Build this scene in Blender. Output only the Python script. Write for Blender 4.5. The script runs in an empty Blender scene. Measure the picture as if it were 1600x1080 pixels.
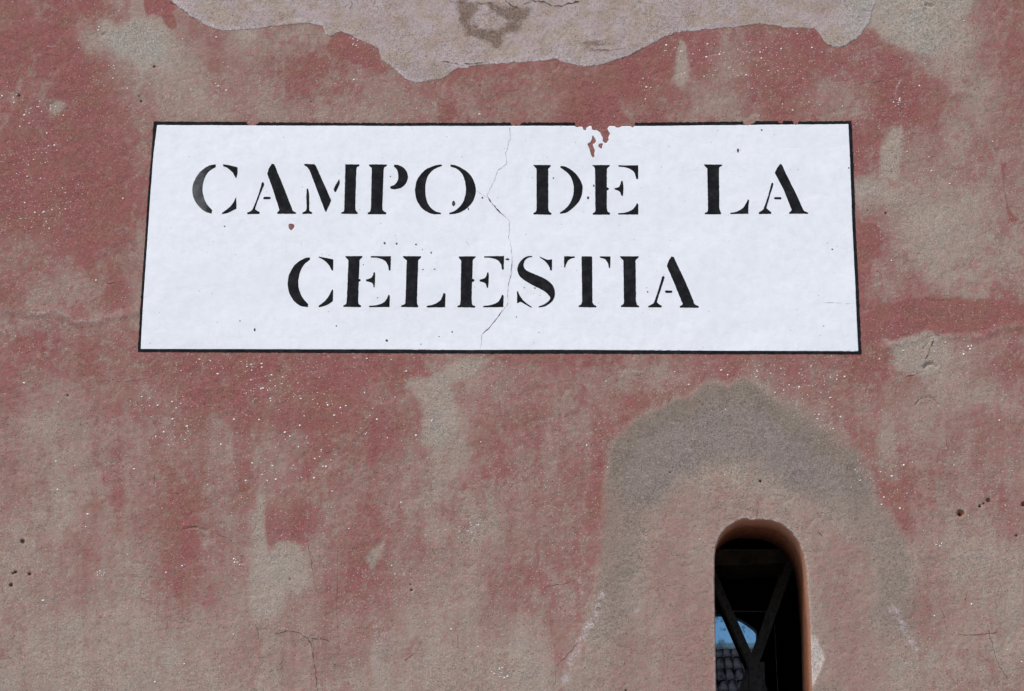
import bpy, math, random
import numpy as np
from mathutils import Vector
random.seed(7); rng = np.random.default_rng(7)
scene = bpy.context.scene
col = scene.collection

# ------------------------------------------------------------------ camera
FPX, W0, H0 = 3500.0, 1600.0, 1080.0
TILT = math.radians(19.3); DIST = 4.1; CAMZ = 1.6
cam_d = bpy.data.cameras.new('camera'); cam = bpy.data.objects.new('camera', cam_d); col.objects.link(cam)
cam.location = (0, -DIST, CAMZ); cam.rotation_euler = (math.pi/2 + TILT, 0, 0)
cam_d.sensor_width = 36; cam_d.lens = 36*FPX/W0; cam_d.clip_start = 0.05; cam_d.clip_end = 3000
scene.camera = cam
# ------------------------------------------------------------------ sky, sun, exposure
SUN_EL, SUN_AZ = math.radians(55), math.radians(222)      # azimuth clockwise from +Y
world = bpy.data.worlds.new('World'); scene.world = world; world.use_nodes = True
wn = world.node_tree; sky = wn.nodes.new('ShaderNodeTexSky'); sky.sky_type = 'NISHITA'; sky.sun_disc = False
sky.sun_elevation = SUN_EL; sky.sun_rotation = SUN_AZ; sky.dust_density = 1.6; sky.air_density = 1.0; sky.ozone_density = 1.0
bg = wn.nodes['Background']; bg.inputs['Strength'].default_value = 0.10
wn.links.new(sky.outputs[0], bg.inputs[0])
sd = bpy.data.lights.new('sun', 'SUN'); sd.energy = 1.5; sd.angle = math.radians(10); sd.color = (1, .95, .89)
sun = bpy.data.objects.new('sun', sd); col.objects.link(sun)
S = Vector((math.sin(SUN_AZ)*math.cos(SUN_EL), math.cos(SUN_AZ)*math.cos(SUN_EL), math.sin(SUN_EL)))
sun.rotation_euler = S.to_track_quat('Z', 'Y').to_euler(); sun.location = S*30
scene.view_settings.view_transform = 'Standard'; scene.view_settings.look = 'None'
scene.view_settings.exposure = 0.88; scene.view_settings.gamma = 1; scene.view_settings.use_curve_mapping = False

# ------------------------------------------------------------------ geometry of the place seen by pixel
cT, sT = math.cos(TILT), math.sin(TILT)
def P(px, py, Y=0.0):
    a = (np.asarray(px, float)-W0/2)/FPX; b = (H0/2-np.asarray(py, float))/FPX
    dy = cT - b*sT; t = (Y+DIST)/dy
    return a*t, CAMZ+(b*cT+sT)*t
def PV(px, py, Y): x, z = P(px, py, Y); return Vector((float(x), Y, float(z)))
def Q(x, z, Y=0.0):
    dz = z-CAMZ; dy = Y+DIST; d = dy*cT+dz*sT
    return W0/2+FPX*x/d, H0/2-FPX*(dz*cT-dy*sT)/d
MM = 1/1000.0

# ------------------------------------------------------------------ noise
_perm = rng.permutation(512); _perm = np.concatenate([_perm, _perm])
_ga = rng.random(1024)*2*math.pi; _gx, _gy = np.cos(_ga), np.sin(_ga)
def perlin(x, y):
    xi = np.floor(x).astype(int); yi = np.floor(y).astype(int); fx = x-xi; fy = y-yi
    u = fx*fx*fx*(fx*(fx*6-15)+10); v = fy*fy*fy*(fy*(fy*6-15)+10)
    def g(ix, iy, dx, dy):
        h = _perm[(_perm[ix & 511]+iy) & 511]; return _gx[h]*dx+_gy[h]*dy
    a = g(xi, yi, fx, fy); b = g(xi+1, yi, fx-1, fy); c = g(xi, yi+1, fx, fy-1); d = g(xi+1, yi+1, fx-1, fy-1)
    return 1.5*((a+u*(b-a))+v*((c+u*(d-c))-(a+u*(b-a))))
def fbm(x, y, s, o=4, seed=0.0, r=.55):
    t = 0; a = 1; n = 0
    for k in range(o):
        t = t+a*perlin(x/s+seed*13.7+k*5.3, y/s-seed*7.1+k*9.1); n += a; a *= r; s = s/2.03
    return t/n
def sst(a, b, x):
    t = np.clip((x-a)/(b-a), 0, 1); return t*t*(3-2*t)
def catmull(p, n=7):
    p = [np.array(q, float) for q in p]
    if len(p) < 3: return p
    q = [2*p[0]-p[1]]+p+[2*p[-1]-p[-2]]; out = []
    for i in range(1, len(q)-2):
        for k in range(n):
            t = k/n; a, b, c, d = q[i-1], q[i], q[i+1], q[i+2]
            out.append(.5*((2*b)+(-a+c)*t+(2*a-5*b+4*c-d)*t*t+(-a+3*b-3*c+d)*t**3))
    out.append(p[-1]); return out
def polydist(px, py, pts, closed=True, margin=60):
    """signed (closed) or plain distance in pixels; far points get a coarse value"""
    pts = np.array(pts, float); x0, y0 = pts.min(0)-margin; x1, y1 = pts.max(0)+margin
    out = np.full(px.shape, float(margin)); m = (px > x0) & (px < x1) & (py > y0) & (py < y1)
    if not m.any(): return out
    X = px[m]; Y = py[m]; d2 = np.full(X.shape, 1e12); ins = np.zeros(X.shape, bool)
    n = len(pts)
    for i in range(n if closed else n-1):
        ax, ay = pts[i]; bx, by = pts[(i+1) % n]; ex, ey = bx-ax, by-ay; L = ex*ex+ey*ey+1e-12
        t = np.clip(((X-ax)*ex+(Y-ay)*ey)/L, 0, 1)
        d2 = np.minimum(d2, (X-ax-t*ex)**2+(Y-ay-t*ey)**2)
        if closed:
            c = ((ay > Y) != (by > Y)); ins ^= c & (X < ex*(Y-ay)/(ey+1e-12*(ey == 0))+ax)
    d = np.sqrt(d2)
    if closed: d = np.where(ins, -d, d)
    out[m] = d; return out

# ------------------------------------------------------------------ what is painted and worn where (wall coordinates through Q)
GRID = """
7688535466666666666666666666666640001456
8892001450333777777777777777366876610046
8788521254568556777777668887367876763256
6588632244365543555655889764478644886325
6778753224233323474555894752347644886335
8788756777777777777777777777777778645255
8878866777777777777777777777777777434344
8889867777777777777777777777777771112234
8878867777777777777777777777777776410124
5578747777777777777777777777777778511122
5645647777777777777777777777777777441233
7335737777777777777777777777777777355245
4455447777777777777777777777777777788677
6756566777778777777777777777777777633345
6567567778777887742455552246746647752257
6435555788678865424455556776114565542214
4124455657778777514565367521111456332465
4313545535357576414654466311110156343554
4323545647456544216654664111111036564443
4214647747465464233455674144322314764454
2113647744186465322245573254322312563235
2255326744333674422455662443222255213111
2244226743004775232565542454222265223011
2233134642135664222554422365322266253311
2211113222333453122414412366432266243321
2111111323233523111103325567432145321321
1111111211132311111101236456322256321332
""".split()
GR = np.array([[int(c) for c in (r+'3'*40)[:40]] for r in GRID], float)/9
def grid_sample(px, py):
    gx = np.clip(px/40-.5, 0, 38.999); gy = np.clip(py/40-.5, 0, 25.999)
    i = gx.astype(int); j = gy.astype(int); u = gx-i; v = gy-j
    u = u*u*(3-2*u)*.6+u*.4; v = v*v*(3-2*v)*.6+v*.4
    return (GR[j, i]*(1-u)+GR[j, i+1]*u)*(1-v)+(GR[j+1, i]*(1-u)+GR[j+1, i+1]*u)*v

LAYER = [(1425, -140), (1380, -235), (1230, -290), (1050, -262), (880, -330), (700, -300), (520, -345), (380, -270), (230, -240), (120, -150), (180, -70), (262, -6), (278, 8), (290, 17), (305, 29), (322, 38), (335, 45), (352, 48), (370, 46), (400, 45), (430, 40), (475, 36), (490, 37), (506, 41), (509, 51),
 (517, 56), (525, 52), (533, 49), (545, 53), (560, 61), (577, 68), (592, 76), (597, 88), (600, 95), (612, 103), (622, 112), (632, 122), (645, 128), (660, 128),
 (680, 124), (695, 120), (705, 112), (718, 106), (735, 107), (733, 103), (750, 101), (800, 98), (830, 96), (850, 95), (865, 92), (880, 96), (895, 101), (915, 104),
 (930, 103), (945, 99), (970, 92), (990, 83), (1010, 73), (1030, 62), (1045, 54), (1055, 50), (1080, 48), (1110, 45), (1140, 42), (1165, 40), (1185, 36),
 (1200, 38), (1230, 42), (1255, 43), (1275, 46), (1285, 58), (1295, 70), (1305, 74), (1320, 70), (1335, 62), (1348, 48), (1356, 38), (1362, 20), (1372, -10), (1405, -80)]
HALO = [(860, 1140), (895, 1050), (925, 940), (931, 900), (938, 850), (940, 800), (945, 750), (952, 705), (965, 680), (985, 660), (1010, 645), (1040, 632), (1060, 620), (1072, 619),
 (1085, 610), (1097, 599), (1120, 596), (1135, 602), (1145, 597), (1156, 588), (1170, 591), (1185, 600), (1200, 612), (1230, 630), (1265, 655), (1300, 685), (1330, 705),
 (1350, 735), (1370, 770), (1395, 810), (1412, 840), (1425, 880), (1430, 920), (1428, 960), (1435, 1000), (1455, 1140)]
HALO_S = [tuple(q) for q in catmull(HALO, 3)]
RED_CRISP = [
 [(224, -8), (224, 12), (229, 26), (241, 23), (252, 26), (258, 40), (268, 48), (277, 42), (275, 28), (269, 20), (277, 14), (266, 3), (256, -8)],
 [(416, 775), (412, 800), (414, 838), (420, 862), (429, 856), (434, 847), (452, 845), (460, 850), (474, 850), (479, 810), (480, 770), (450, 765)],
 [(1412, 416), (1424, 412), (1440, 430), (1458, 445), (1461, 462), (1430, 474), (1420, 452), (1422, 430)],
 [(1562, 256), (1574, 252), (1571, 275), (1570, 295), (1578, 328), (1592, 343), (1576, 350), (1571, 318), (1564, 270)],
 [(1430, 916), (1443, 919), (1456, 936), (1462, 960), (1452, 985), (1436, 1010), (1432, 960)],
 [(520, 52), (533, 50), (560, 62), (592, 78), (597, 92), (610, 104), (600, 118), (575, 110), (540, 96), (515, 90), (508, 75)],
 [(890, 196), (990, 196), (960, 150), (930, 140), (880, 160)],
 [(1336, 345), (1370, 345), (1385, 372), (1378, 400), (1345, 420), (1338, 415)],
 [(1380, 470), (1460, 462), (1610, 470), (1610, 506), (1560, 508), (1540, 522), (1480, 522), (1455, 515), (1400, 534), (1345, 540), (1345, 490)],
]
BARE_CRISP = [
 [(398, 800), (402, 770), (412, 772), (412, 838), (420, 864), (431, 850), (452, 846), (470, 852), (480, 880), (482, 905), (470, 928), (452, 925), (448, 912), (441, 930), (438, 950), (420, 966), (398, 975), (388, 940), (392, 870)],
 [(157, 30), (170, 28), (185, 44), (215, 30), (250, 30), (262, 48), (262, 75), (250, 95), (225, 105), (200, 90), (168, 70), (158, 58)],
 [(76, 166), (80, 158), (92, 157), (104, 163), (101, 172), (88, 178), (77, 182)],
 [(573, 876), (577, 862), (590, 852), (600, 850), (597, 866), (588, 880), (580, 888)],
 [(1360, 25), (1420, -20), (1525, -20), (1515, 20), (1490, 45), (1462, 62), (1455, 85), (1425, 80), (1385, 65), (1362, 42)],
 [(632, 594), (670, 588), (720, 560), (770, 560), (735, 590), (700, 600), (720, 660), (700, 690), (655, 700), (662, 640)],
 [(1375, 235), (1390, 200), (1408, 198), (1411, 240), (1400, 280), (1378, 276)],
 [(1380, 530), (1400, 536), (1450, 520), (1475, 530), (1490, 560), (1450, 590), (1400, 580), (1395, 550)],
 [(1062, 60), (1073, 70), (1078, 110), (1070, 140), (1050, 130), (1055, 90)],
]
STAINS = [[(765, 9), (790, 13), (826, 15), (822, 26), (808, 36), (795, 30), (780, 22), (768, 14)],
 [(725, 37), (740, 38), (750, 47), (770, 50), (785, 46), (784, 60), (776, 70), (764, 64), (745, 56), (728, 50)],
 [(720, 3), (748, 8), (750, 14), (735, 22), (732, 34), (722, 26)], [(800, 36), (790, 42), (790, 50), (806, 50), (812, 40)]]
FAINT = [(905, 66), (950, 65), (975, 74), (960, 82), (920, 80)]
PALE = [([(1385, -10), (1425, 20), (1450, 60)], 46, .42), ([(1500, -10), (1470, 20)], 34, .3), ([(190, 70), (215, 58), (240, 80)], 36, .38), ([(430, 880), (445, 915), (425, 950)], 34, .22), ([(1070, 85), (1072, 115)], 11, .4), ([(600, 1010), (604, 1040)], 26, .3), ([(690, 630), (680, 680)], 26, .25), ([(1345, 290), (1360, 320)], 20, .3),
 ([(940, 930), (930, 962), (916, 985), (903, 1010), (888, 1040), (880, 1066)], 7, .75), ([(1394, 950), (1408, 972), (1420, 995), (1433, 1014)], 7, .72),
 ([(1342, 735), (1358, 762), (1368, 790)], 9, .35), ([(-20, 486), (40, 484), (58, 491), (85, 484), (100, 492), (120, 503), (150, 500), (205, 489)], 3.6, .5),
 ([(1380, 541), (1430, 531), (1450, 521), (1460, 516), (1475, 526), (1500, 527), (1540, 525), (1560, 512), (1610, 507)], 4, .38),
 ([(1340, 611), (1400, 592), (1450, 575), (1530, 562)], 2.4, .35), ([(212, 690), (195, 715), (185, 740)], 3, .35), ([(262, 620), (250, 650), (245, 668)], 2.5, .3),
 ([(1455, 522), (1462, 530)], 5, .8), ([(480, 770), (481, 810), (477, 845)], 2, .45), ([(400, 600), (425, 607), (440, 618)], 4, .35),
 ([(1058, 905), (1062, 903)], 4, .0), ([(992, 955), (997, 953)], 4, .6), ([(905, 903), (908, 925)], 5, .5), ([(322, 845), (318, 850)], 7, .55),
 ([(865, 112), (875, 106)], 3, .5), ([(1068, 68), (1070, 76)], 4, .5), ([(66, 968), (72, 972)], 14, .3), ([(30, 1030), (20, 1060)], 12, .2),
 ([(36, 846), (30, 850)], 11, .35), ([(17, 915), (14, 920)], 10, .4), ([(1290, 145), (1300, 150)], 7, .3), ([(290, 136), (286, 132)], 6, .3), ([(338, 152), (336, 150)], 6, .5)]
_sr = np.random.default_rng(5)
for _i in range(330):
    _x, _y = _sr.uniform(0, 1600), _sr.uniform(60, 1080)
    if (200 < _x < 1360 and 170 < _y < 565) or (1090 < _x < 1290 and _y > 780): continue
    _a = _sr.uniform(0, 3.14); _L = _sr.uniform(8, 34); _b = _sr.uniform(-.9, .9)
    PALE.append(([(_x, _y), (_x+math.cos(_a)*_L*.5, _y+math.sin(_a)*_L*.5), (_x+math.cos(_a)*_L*.5+math.cos(_a+_b)*_L*.5, _y+math.sin(_a)*_L*.5+math.sin(_a+_b)*_L*.5)], _sr.uniform(1.3, 2.6), _sr.uniform(.18, .5)))
GOUGE = [([(1430, 633), (1438, 623), (1450, 620), (1458, 622), (1467, 633)], 1.6, 1.6), ([(1445, 574), (1449, 569), (1457, 568), (1463, 573)], 3.0, 3.5),
 ([(77, 172), (79, 163), (84, 161), (84, 174)], 1.5, 1.5), ([(127, 664), (129, 672)], 1.6, 1.5), ([(1448, 8), (1456, 10)], 3, 2.5), ([(600, 913), (612, 905)], 3.5, .0),
 ([(290, 826), (305, 824), (322, 829)], 1.6, 1.5), ([(1443, 545), (1450, 535)], 1.6, 1.5), ([(242, 747), (242, 758)], 1.5, 1.2),
 ([(30, 150), (32, 155)], 3, 3), ([(378, 870), (380, 880)], 2.5, 2.5), ([(1475, 800), (1478, 812)], 1.6, 1), ([(218, 150), (222, 158)], 2.4, 2.5), ([(160, 55), (163, 53)], 2.2, 2)]
OPENING = [(1120, 1180), (1118, 1080), (1117, 1000), (1115.5, 920), (1115.5, 872), (1118, 852), (1124, 837), (1135, 824), (1150, 815), (1160, 810), (1167, 810), (1173, 812.5), (1188, 811.5), (1205, 813),
 (1221, 819), (1237, 831), (1250, 849), (1257, 868), (1261, 890), (1263, 920), (1266, 960), (1268, 1000), (1270, 1080), (1273, 1180), (1262, 1215), (1240, 1235), (1196, 1245), (1150, 1235), (1128, 1215)]
HOLES = [(1501, 802, 5.2), (1544, 782, 3.0), (1537, 787, 1.6), (1531, 791, 2.2), (1599, 788, 3.4), (35, 846, 3.0), (24, 894, 2.3), (20, 896, 1.5), (46, 897, 2.4), (17, 914, 2.6), (241, 104, 1.9),
 (106, 618, 1.5), (320, 631, 1.2), (643, 922, 1.9), (641, 913, 1.0), (1588, 837, 2.0), (1188, 752, 2.2), (750, 134, 1.2), (722, 848, 1.1), (30, 149, 1.3), (1047, 738, 1.3),
 (220, 158, 1.6), (978, 1079, 1.6), (453, 905, 1.2), (486, 159, 1.2), (1384, 333, 1.6), (157, 965, 1.2), (1356, 329, 1.2)]
CHIP = [(1268, 988), (1276, 997), (1280, 1008), (1286, 1018), (1288, 1030), (1283, 1043), (1279, 1052), (1273, 1066), (1269, 1072), (1266, 1030)]

def opening_f(px, py):          # > 0 inside the opening
    return -polydist(px, py, OPENING, True, 80)
def wear(px, py):
    sh = px.shape; px = px.ravel(); py = py.ravel()
    wx = px+17*fbm(px, py, 62, 5, 1, .65)+5*fbm(px, py, 9, 3, 5); wy = py+30*fbm(px*1.3, py, 62, 5, 2, .65)+5*fbm(px, py, 9, 3, 6)
    r = grid_sample(wx, wy)
    off = np.maximum(np.maximum(-px, px-1600), np.maximum(-py, py-1080)); k = sst(0, 160, off)
    r = r*(1-k)+k*np.clip(.5+.9*fbm(px*1.4, py*.7, 210, 5, 9), 0, 1)
    r = r+.20*fbm(px*1.8, py*.8, 64, 6, 3, .68)+.22*fbm(px*1.3, py*.9, 13, 4, 4, .7)
    q1 = fbm(px, py, 40, 5, 90, .6); r = r-.22*sst(.07, 0, np.abs(q1))*sst(.25, .6, r)+.16*sst(.05, 0, np.abs(fbm(px, py, 30, 4, 91)))*sst(.6, .2, r)*sst(.05, .2, r)
    r = r+.34*sst(560, 700, py)*fbm(px*2.4, py*.28, 60, 6, 93, .66)+.05
    fl = fbm(px*1.25, py*.75, 30, 6, 95, .66); r = r+.17*(sst(-.035, .035, fl)-.5)*sst(.12, .3, r)*sst(.95, .7, r)*sst(-.12, .12, fbm(px, py, 150, 3, 96))
    e = 2.2*fbm(px, py, 12, 3, 7)
    for i, p in enumerate(RED_CRISP):
        sf, am = ((4.5, .75*sst(762, 800, py)) if i == 1 else (14, .6) if i == 2 else (9, .55) if i == 4 else (6, .85) if i in (5, 6, 7, 8) else (2.5, .9)); r = np.maximum(r, am*sst(sf, -sf, polydist(px, py, p)+e*sf/2.5))
    for p in BARE_CRISP: r = r*(1-.82*sst(6, -7, polydist(px, py, p)+e*2.6))
    h = -polydist(px, py, HALO_S, True, 200)+3*fbm(px, py, 30, 3, 8)
    h = h+4*fbm(px, py, 10, 3, 18); h = h+5*fbm(px, py, 26, 4, 47); ins = sst(-9-16*sst(1190, 1260, px)*sst(780, 700, py), 15, h); bw = np.where(py < 800, 150, 74)+0*px
    bw = 78+64*sst(860, 720, py)*sst(950, 1020, px)*sst(1400, 1330, px)
    dark = ins*(1-sst(bw*.55, bw*1.15, h))*(1-.75*sst(930, 1040, py)*sst(1300, 1000, px))*(1-.8*sst(960, 1010, py)*sst(1300, 1350, px))
    dark = dark*(.90+.4*fbm(px, py, 60, 4, 11))*(.8+.2*sst(820, 740, py)); dark = np.clip(dark, 0, 1)*(1-.22*sst(730, 830, py))
    r = r*(1-.75*dark); r = r+.16*(.5-r)*sst(540, 640, py); r = np.where(ins*r > 0, r*(1-ins)+ins*np.minimum(r*.75, .34+.28*np.maximum(r-.34, 0)), r)
    violet = dark*sst(18, 50, h+10*fbm(px, py, 30, 3, 12))*sst(830, 740, py)
    violet = np.maximum(violet, .5*dark*sst(1320, 1370, px))
    pale = 0*px
    n1 = fbm(px, py, 11, 3, 13); n2 = fbm(px, py, 16, 3, 17); n3 = fbm(px, py, 34, 5, 19, .65); grey = 0*px
    for pts, w, s in PALE:
        a = np.array(pts); x0, y0 = a.min(0)-w*2.4-3; x1, y1 = a.max(0)+w*2.4+3
        m = np.flatnonzero((px > x0) & (px < x1) & (py > y0) & (py < y1))
        if not len(m): continue
        big = w > 18; nn = (n3 if big else n1)[m]; d = polydist(px[m], py[m], pts, False, max(30, w*2.5))
        v = s*sst(w*1.7, 0, d+(.9 if big else .45)*w*nn)*(.75+(1.2*nn if big else .9*n2[m]))
        if big: grey[m] = np.maximum(grey[m], v)
        else: pale[m] = np.maximum(pale[m], v)
    o = -opening_f(px, py)      # distance from the opening rim
    pale = np.maximum(pale, .4*sst(6.5, .5, o+1.4*fbm(px, py, 14, 2, 14)))
    chip = sst(1.2, -1.2, polydist(px, py, CHIP)+1.2*fbm(px, py, 7, 2, 15))
    return [q.reshape(sh) for q in (r, dark, violet, pale, chip, ins, np.clip(grey*1.9, 0, 1))]
def relief(px, py, smooth_sign=True):
    """metres towards the viewer"""
    h = 2.6*fbm(px, py, 260, 3, 20)+.9*fbm(px, py, 70, 3, 21)
    f = .42*fbm(px, py, 24, 3, 22)+.15*fbm(px, py, 7, 2, 23)+.42*sst(0, .12, np.abs(fbm(px, py*1.6, 80, 4, 25)))
    q = np.abs(fbm(px, py, 48, 4, 24)); f = f-.35*sst(.05, .0, q)
    sx = sst(210, 232, px)*sst(1352, 1334, px)*sst(186, 198, py)*sst(558, 544, py)
    h = h+f*(1-.78*sx)
    d = polydist(px, py, [(-60, 486), (40, 484), (58, 491), (85, 484), (100, 492), (120, 503), (150, 500), (215, 488)], False, 40)
    h = h+1.5*sst(12, 0, d)
    d = polydist(px, py, HALO, True, 60); h = h+.8*sst(3, -5, d)
    d = polydist(px, py, [(1380, 541), (1430, 531), (1450, 521), (1460, 516), (1475, 526), (1500, 527), (1540, 525), (1560, 512), (1640, 507)], False, 40); h = h+1.0*sst(10, 0, d)
    h = h-1.1*sst(1.5, -2, polydist(px, py, CHIP))
    for pts, w, dp in GOUGE: h = h-dp*sst(w*1.4, 0, polydist(px, py, pts, False, 20))
    for x, y, r in HOLES: h = h-1.2*sst(r*1.5, r*.9, np.hypot(px-x, py-y))
    return h*MM

# ------------------------------------------------------------------ sheet with cut outlines
def march(us, ws, f):
    """keep f<0. returns 2d verts, faces by size, boundary segments (inside on the left)"""
    nu, nw = len(us), len(ws); ins = f < 0
    vid = -np.ones((nu, nw), int); vid[ins] = np.arange(ins.sum()); n = int(ins.sum())
    U, Wm = np.meshgrid(us, ws, indexing='ij'); V = [np.stack([U[ins], Wm[ins]], 1)]
    ch = ins[:-1] != ins[1:]; hid = -np.ones(ch.shape, int); hid[ch] = n+np.arange(ch.sum()); n += int(ch.sum())
    a, b = f[:-1][ch], f[1:][ch]; t = np.clip(a/(a-b), .04, .96); V.append(np.stack([U[:-1][ch]*(1-t)+U[1:][ch]*t, Wm[:-1][ch]], 1))
    cv = ins[:, :-1] != ins[:, 1:]; wid = -np.ones(cv.shape, int); wid[cv] = n+np.arange(cv.sum()); n += int(cv.sum())
    a, b = f[:, :-1][cv], f[:, 1:][cv]; t = np.clip(a/(a-b), .04, .96); V.append(np.stack([U[:, :-1][cv], Wm[:, :-1][cv]*(1-t)+Wm[:, 1:][cv]*t], 1))
    C = [vid[:-1, :-1], vid[1:, :-1], vid[1:, 1:], vid[:-1, 1:]]
    E = [hid[:, :-1], wid[1:, :], hid[:, 1:], wid[:-1, :]]
    I = [ins[:-1, :-1], ins[1:, :-1], ins[1:, 1:], ins[:-1, 1:]]
    code = sum(I[k].astype(int) << k for k in range(4)); faces = {}; segs = []
    for c in range(1, 16):
        m = code == c
        if not m.any(): continue
        tok = []
        for k in range(4):
            i0 = (c >> k) & 1; i1 = (c >> ((k+1) % 4)) & 1
            if i0: tok.append(('c', k))
            if i0 != i1: tok.append(('e', k))
        arr = np.stack([(C if t == 'c' else E)[k][m] for t, k in tok], 1)
        faces.setdefault(len(tok), []).append(arr)
        for q in range(len(tok)):
            t0, k0 = tok[q]; t1, k1 = tok[(q+1) % len(tok)]
            if t0 == 'e' and t1 == 'e' and ((c >> k0) & 1): segs.append(np.stack([E[k0][m], E[k1][m]], 1))
    return np.concatenate(V), {k: np.concatenate(v) for k, v in faces.items()}, (np.concatenate(segs) if segs else np.zeros((0, 2), int))
def mesh_from(name, co, faces, attrs=None, smooth=True):
    me = bpy.data.meshes.new(name); me.vertices.add(len(co)); me.vertices.foreach_set('co', np.asarray(co, np.float32).ravel())
    sizes = sorted(faces); loops = np.concatenate([faces[k].ravel() for k in sizes]); tot = np.concatenate([np.full(len(faces[k]), k) for k in sizes])
    me.loops.add(len(loops)); me.loops.foreach_set('vertex_index', loops.astype(np.int32))
    me.polygons.add(len(tot)); me.polygons.foreach_set('loop_start', (np.cumsum(tot)-tot).astype(np.int32))
    me.update(calc_edges=True)
    me.polygons.foreach_set('use_smooth', np.full(len(tot), smooth))
    for k, v in (attrs or {}).items():
        a = me.attributes.new(k, 'FLOAT', 'POINT'); a.data.foreach_set('value', np.asarray(v, np.float32))
    me.validate(); me.update(); return me
def link(name, me, m=None, parent=None):
    o = bpy.data.objects.new(name, me); col.objects.link(o)
    if m is not None: me.materials.append(m)
    if parent is not None: o.parent = parent; o.matrix_parent_inverse = parent.matrix_basis.inverted() if False else o.matrix_parent_inverse
    return o
def sheet(name, us, ws, ffun, lift, profile, m, parent, attrfun=None, origin=(0, 0, 0), smooth=True, Y=0.0, relieff=relief):
    """a layer that follows the wall: lift (m) off it; profile = [(outward m, depth m)] rolled from its cut outline"""
    U, Wm = np.meshgrid(us, ws, indexing='ij'); px, py = Q(U, Wm, Y)
    f = ffun(px, py); V, F, seg = march(us, ws, f)
    px, py = Q(V[:, 0], V[:, 1], Y); h = relieff(px, py)+lift
    co = np.stack([V[:, 0], Y-h, V[:, 1]], 1); at = attrfun(px, py) if attrfun else {}; at['rim'] = np.zeros(len(co))
    if len(seg) and profile:
        bid, inv = np.unique(seg.ravel(), return_inverse=True); s = inv.reshape(-1, 2); nb = len(bid)
        d = V[seg[:, 1]]-V[seg[:, 0]]; nr = np.stack([d[:, 1], -d[:, 0]], 1); N = np.zeros((nb, 2))
        np.add.at(N, s[:, 0], nr); np.add.at(N, s[:, 1], nr)
        nx = np.full(nb, -1); nx[s[:, 0]] = s[:, 1]; pv = np.full(nb, -1); pv[s[:, 1]] = s[:, 0]
        N /= np.linalg.norm(N, axis=1, keepdims=True)+1e-12
        for _ in range(40):
            M = N+np.where(nx[:, None] >= 0, N[nx], 0)+np.where(pv[:, None] >= 0, N[pv], 0); N = M/(np.linalg.norm(M, axis=1, keepdims=True)+1e-12)
        if name == 'plaster_wall':
            qx, qy = Q(V[bid, 0], V[bid, 1]); N = N*np.where(-opening_f(qx, qy) > 8, .03, 1.0)[:, None]
        prev = bid; base = co[bid]; quads = []
        for (o, dp) in profile:
            if dp > .006 and len(bid) > 300:
                for _ in range(24):
                    mm = (nx >= 0) & (pv >= 0); b2 = base.copy(); b2[mm] = .5*base[mm]+.25*(base[nx[mm]]+base[pv[mm]]); base = b2
            new = base.copy(); new[:, 0] += N[:, 0]*o; new[:, 2] += N[:, 1]*o; new[:, 1] += dp
            ids = len(co)+np.arange(nb); co = np.concatenate([co, new])
            for k in at: at[k] = np.concatenate([at[k], (np.full(nb, dp) if k == 'rim' else at[k][bid])])
            quads.append(np.stack([prev[s[:, 1]], prev[s[:, 0]], ids[s[:, 0]], ids[s[:, 1]]], 1)); prev = ids
        F[4] = np.concatenate([F.get(4, np.zeros((0, 4), int))]+quads)
    co = co-np.array(origin)
    me = mesh_from(name, co, F, at, smooth); return link(name, me, m, parent)
def span(px0, px1, py0, py1, step):
    xs, zs = P(np.array([px0, px1, px0, px1]), np.array([py0, py0, py1, py1]))
    return np.arange(xs.min(), xs.max()+step, step), np.arange(zs.min(), zs.max()+step, step)

# ------------------------------------------------------------------ things
def thing(name, label, cat, loc=(0, 0, 0), group=None):
    o = bpy.data.objects.new(name, None); o.empty_display_size = .1; col.objects.link(o); o.location = loc
    o['label'] = label; o['category'] = cat
    if group: o['group'] = group
    return o
def boxmesh(name, lo, hi, bev=0.0):
    import bmesh
    bm = bmesh.new(); r = bmesh.ops.create_cube(bm, size=1)
    for v in bm.verts: v.co = Vector([lo[i]+(v.co[i]+.5)*(hi[i]-lo[i]) for i in range(3)])
    if bev: bmesh.ops.bevel(bm, geom=bm.edges[:], offset=bev, segments=2, profile=.6, affect='EDGES')
    me = bpy.data.meshes.new(name); bm.to_mesh(me); bm.free(); return me

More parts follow.
